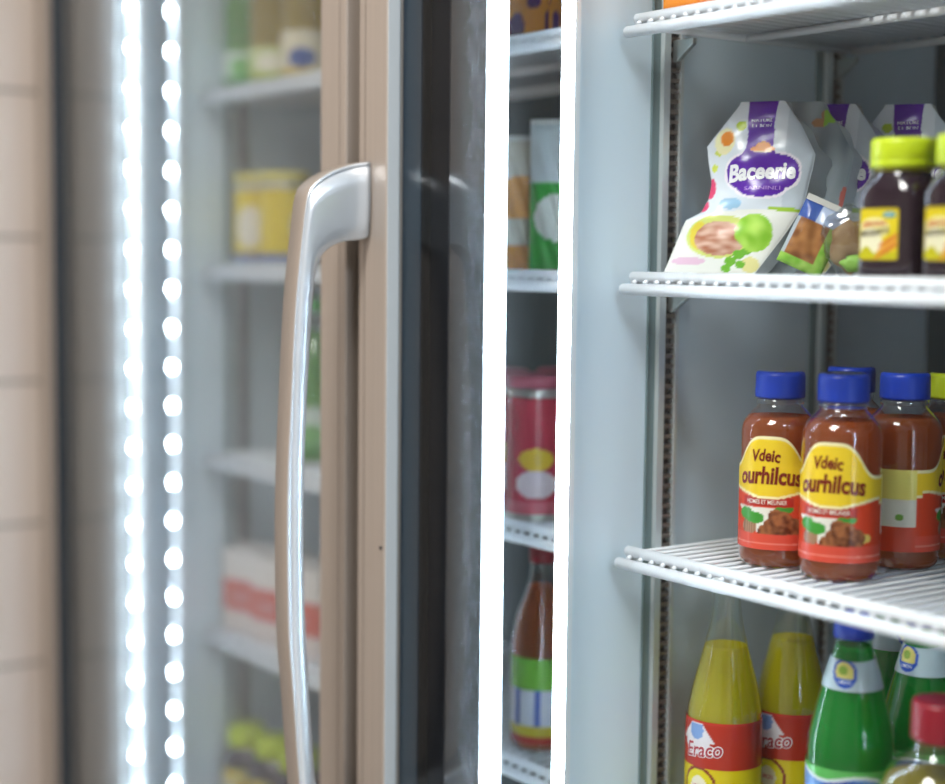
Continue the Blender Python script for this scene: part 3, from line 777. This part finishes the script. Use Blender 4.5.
carton('snack_carton', 'orange and purple carton at the top of the narrow gap beside the light strip', 'carton', (-.245, .062, ZLA), .2, .12, .07, .16, slot_art, [])

# pillow bags in the slot
def pillow(name, label, cat, loc, rz, w, h, d, art, group=None):
    t = thing(name, label, cat, loc, rz, group); bm = bmesh.new()
    def fm(s):
        def f(u, v, o):
            a = min(1, (w/2-abs(u))/w*4) if abs(u) < w/2 else 0; b = min(1, min(v, h-v)/h*4); k = max(0, a)**.5*max(0, b)**.5
            k *= 1+.12*math.sin(u*.3+v*.11)
            return (u/1000, s*(-d/2*k-.0002)/1000-.0*o, v/1000)
        return f
    g = [[(-w/2+w*i/40, h*j/50) for j in range(51)] for i in range(41)]
    printed(bm, fm(1), art, g); printed(bm, fm(-1), art, g); obj('bag_body', bm, m_film, t)
    bm = bmesh.new(); box(bm, -w/2000, w/2000, -.0008, .0008, (h)/1000, (h+6)/1000); obj('seal', bm, m_film if False else mat('bag_seal', (.7, .7, .66), .3), t)
    return t
def bread(u, v):
    if v > 48: return srgb('b8c8e4') if u > -4 else srgb('3a5aa8')
    if u > 12 or v < 10: return mixc(srgb('7cb83a'), srgb('a8d060'), nz(u, v, .15))
    return mixc(srgb('7a4a28'), srgb('b07a48'), nz(u, v, .12)) if u > -19 else srgb('aeb8c0')
bp = pillow('bread_packet', 'small tilted packet of brown bread with green edge, right of the front snack pouch', 'bag', (.1370, .106, ZSB+.0085), .6, 46, 66, 16, bread)
bp.rotation_euler = (-.1, math.radians(24), .62)
def ora(u, v): return srgb('e9a24a') if v > 60 and blob(u, v, 5, 80, 30, 30) else (srgb('d9d2c0') if v > 30 else srgb('e0953a'))
def grb(u, v):
    if blob(u, v, -4, 62, 26, 26): return srgb('f1f6ee')
    return srgb('3fae4a') if v < 100 else srgb('dfe8ea')
pillow('crisp_bag', 'orange and white snack bag left in the narrow gap beside the light strip', 'bag', (-.245, .050, ZLB), .75, 60, 150, 30, ora)
pillow('crisp_bag', 'green and white snack bag right in the narrow gap beside the light strip', 'bag', (-.176, .060, ZLB), .75, 74, 165, 30, grb)

# generic jars / tins for the left bay
def tin(name, label, cat, loc, rz, r, h, art, capm, texts=(), group=None, lidr=1.0):
    t = thing(name, label, cat, loc, rz, group); bm = bmesh.new()
    lathe(bm, [(r*.94, 0), (r*.99, .001), (r, .004), (r*.97, .006), (r*.97, h-.006), (r, h-.004), (r*.985, h-.001), (r*.92, h)], 48)
    obj('can_body', bm, m_art2, t)
    bm = bmesh.new(); cyl_label(bm, r*.985, .008, 2*PI*r*1000*.98, h*1000-18, art, 90, 60, None, texts); obj('label', bm, m_art, t)
    bm = bmesh.new(); lathe(bm, [(r*.9*lidr, h), (r*1.02*lidr, h+.001), (r*1.02*lidr, h+.013), (r*.95*lidr, h+.015)], 48); obj('lid', bm, capm, t)
    return t
m_art2 = mat('tin_metal', (.62, .60, .55), .3, .6)
def yt(u, v):
    if blob(u, v, -10, 50, 22, 30): return srgb('efe9dc')
    if v < 12: return srgb('4a6ab0')
    return srgb('e8cc1e')
GT = 'yellow tins behind the left door'
y_t = tin('yellow_tin', 'yellow tin with white label, left one of the pair behind the left door', 'tin', (-.905, .065, ZLB), 1.0, .036, .122, yt, mat('pale_yellow_lid', (.78, .68, .16), .4), (), GT)
dup(y_t, (-.828, .068, ZLB), 2.2, 'yellow tin right one of the pair behind the left door, nearer the handle')
def rw(u, v):
    if u == 999: return srgb('e2dcd8')
    if v > 78: return srgb('ece6e2')
    if blob(u, v, 0, 52, 22, 14): return srgb('c8322a')
    return srgb('d86a5a') if v > 30 else srgb('e9dcd8')
GC = 'red and white cartons behind the left door'
c0 = carton('red_carton', 'red and white carton at the left end of its row behind the left door', 'carton', (-.912, .068, ZLD), .25, .078, .07, .125, rw, [('RICO', 0, 52, 34, 12, srgb('f4e8e4'), .02)], GC)
dup(c0, (-.822, .068, ZLD), .2, 'red and white carton in the middle of its row behind the left door')
dup(c0, (-.732, .068, ZLD), .25, 'red and white carton behind the door handle, rightmost of its row')
y_e = syrup_jar('yellow-lidded jar at the bottom behind the left door, left one', (-.925, .055, ZLE), .6); y_e['group'] = 'yellow-lidded jars at the bottom left'
dup(y_e, (-.850, .062, ZLE), .5, 'yellow-lidded jar at the bottom behind the left door, middle one')
dup(y_e, (-.775, .062, ZLE), .6, 'yellow-lidded jar at the bottom behind the left door, nearest the handle')

def simple_bottle(label, loc, rz, liq, art, capm, K, h, lab, group=None):
    t = thing('soda_bottle', label, 'bottle', loc, rz, group)
    bm = bmesh.new(); lathe(bm, curve_prof(K, 60), 40); obj('bottle_glass', bm, m_yshell, t)
    bm = bmesh.new(); lathe(bm, [(rprof(K, z)-.0015, z) for z in [.003+(h*.8)*i/40 for i in range(41)]], 40); obj('drink', bm, liq, t)
    bm = bmesh.new(); cyl_label(bm, lambda z: rprof(K, z), lab[0], 2*PI*lab[2]*1000*.98, lab[1], art, 90, 50); obj('label', bm, m_art, t)
    bm = bmesh.new(); r = K[-1][1]; lathe(bm, [(r*1.15, h-.016), (r*1.2, h-.015), (r*1.2, h+.002), (r*.9, h+.003)], 40); obj('cap', bm, capm, t); return t
SK = [(0, .030), (.005, .034), (.11, .035), (.15, .030), (.185, .018), (.205, .0135), (.232, .013)]
m_lg = liquid_mat('light_green_drink', (.25, .72, .12), .2, .6); m_ly = liquid_mat('amber_yellow_drink', (.85, .62, .06), .2, .6)
m_or = liquid_mat('orange_drink', (.70, .18, .04), .2, .6)
def la(c1, c2, c3):
    def f(u, v):
        if blob(u, v, 0, 22, 20, 14): return c2
        return c1 if v > 8 else c3
    return f
GA = 'bottles on the top shelf behind the left door'
simple_bottle('green drink bottle leftmost on the top shelf behind the left door', (-.951+.03, .055, ZLA), .9, m_lg, la(srgb('d8e8dc'), srgb('78b868'), srgb('48a050')), mat('green_cap', (.05, .4, .1), .4), SK, .232, (.012, 44, .035), GA)
simple_bottle('yellow-green drink bottle beside the leftmost green one, behind the left door', (-.848, .060, ZLA), .9, m_ly, la(srgb('d8e0a0'), srgb('f0ecd8'), srgb('b8c850')), mat('green_cap'), SK, .232, (.012, 44, .035), GA)
simple_bottle('amber drink bottle with blue-marked label on the top shelf by the left door stile', (-.766, .066, ZLA), .9, m_ly, la(srgb('e6dcc0'), srgb('3a5aa0'), srgb('d8b840')), mat('amber_cap', (.6, .4, .05), .4), SK, .232, (.012, 60, .035), GA)
simple_bottle('green drink bottle behind the door handle, on the third shelf of the left bay', (-.790, .095, ZLC), .9, m_lg, la(srgb('d8e8dc'), srgb('78b868'), srgb('48a050')), mat('green_cap'), SK, .232, (.020, 60, .035))
def slotb(u, v):
    if v > 62: return srgb('7cc242')
    if v > 20: return srgb('dfe4f0') if abs(math.sin(u*.12)) > .45 else srgb('4a6ac0')
    return srgb('d9c83a') if v > 8 else srgb('c04a3a')
simple_bottle('red drink bottle with green and blue label at the bottom of the narrow gap', (-.205, .062, ZLD), .8, m_or, slotb, mat('red_cap'), SK, .232, (.010, 100, .035))
def redj(u, v):
    if blob(u, v, 0, 62, 20, 13): return srgb('f0c83a')
    if blob(u, v, 0, 34, 24, 16): return srgb('f0dce0')
    return srgb('c83a4e') if v > 14 else srgb('d86a78')
GS = 'red tins in the narrow gap'
r_ = tin('red_tin', 'red tin with yellow spot in the narrow gap, front one above the sloping shelf rail', 'tin', (-.210, .055, ZLC), .9, .036, .150, redj, mat('pink_lid', (.55, .12, .18), .4), (), GS)
dup(r_, (-.293, .060, ZLC), .9, 'red tin in the narrow gap, partly hidden behind the left light strip')
dup(r_, (-.262, .140, ZLC), 1.2, 'red tin in the narrow gap, behind the front red tin')
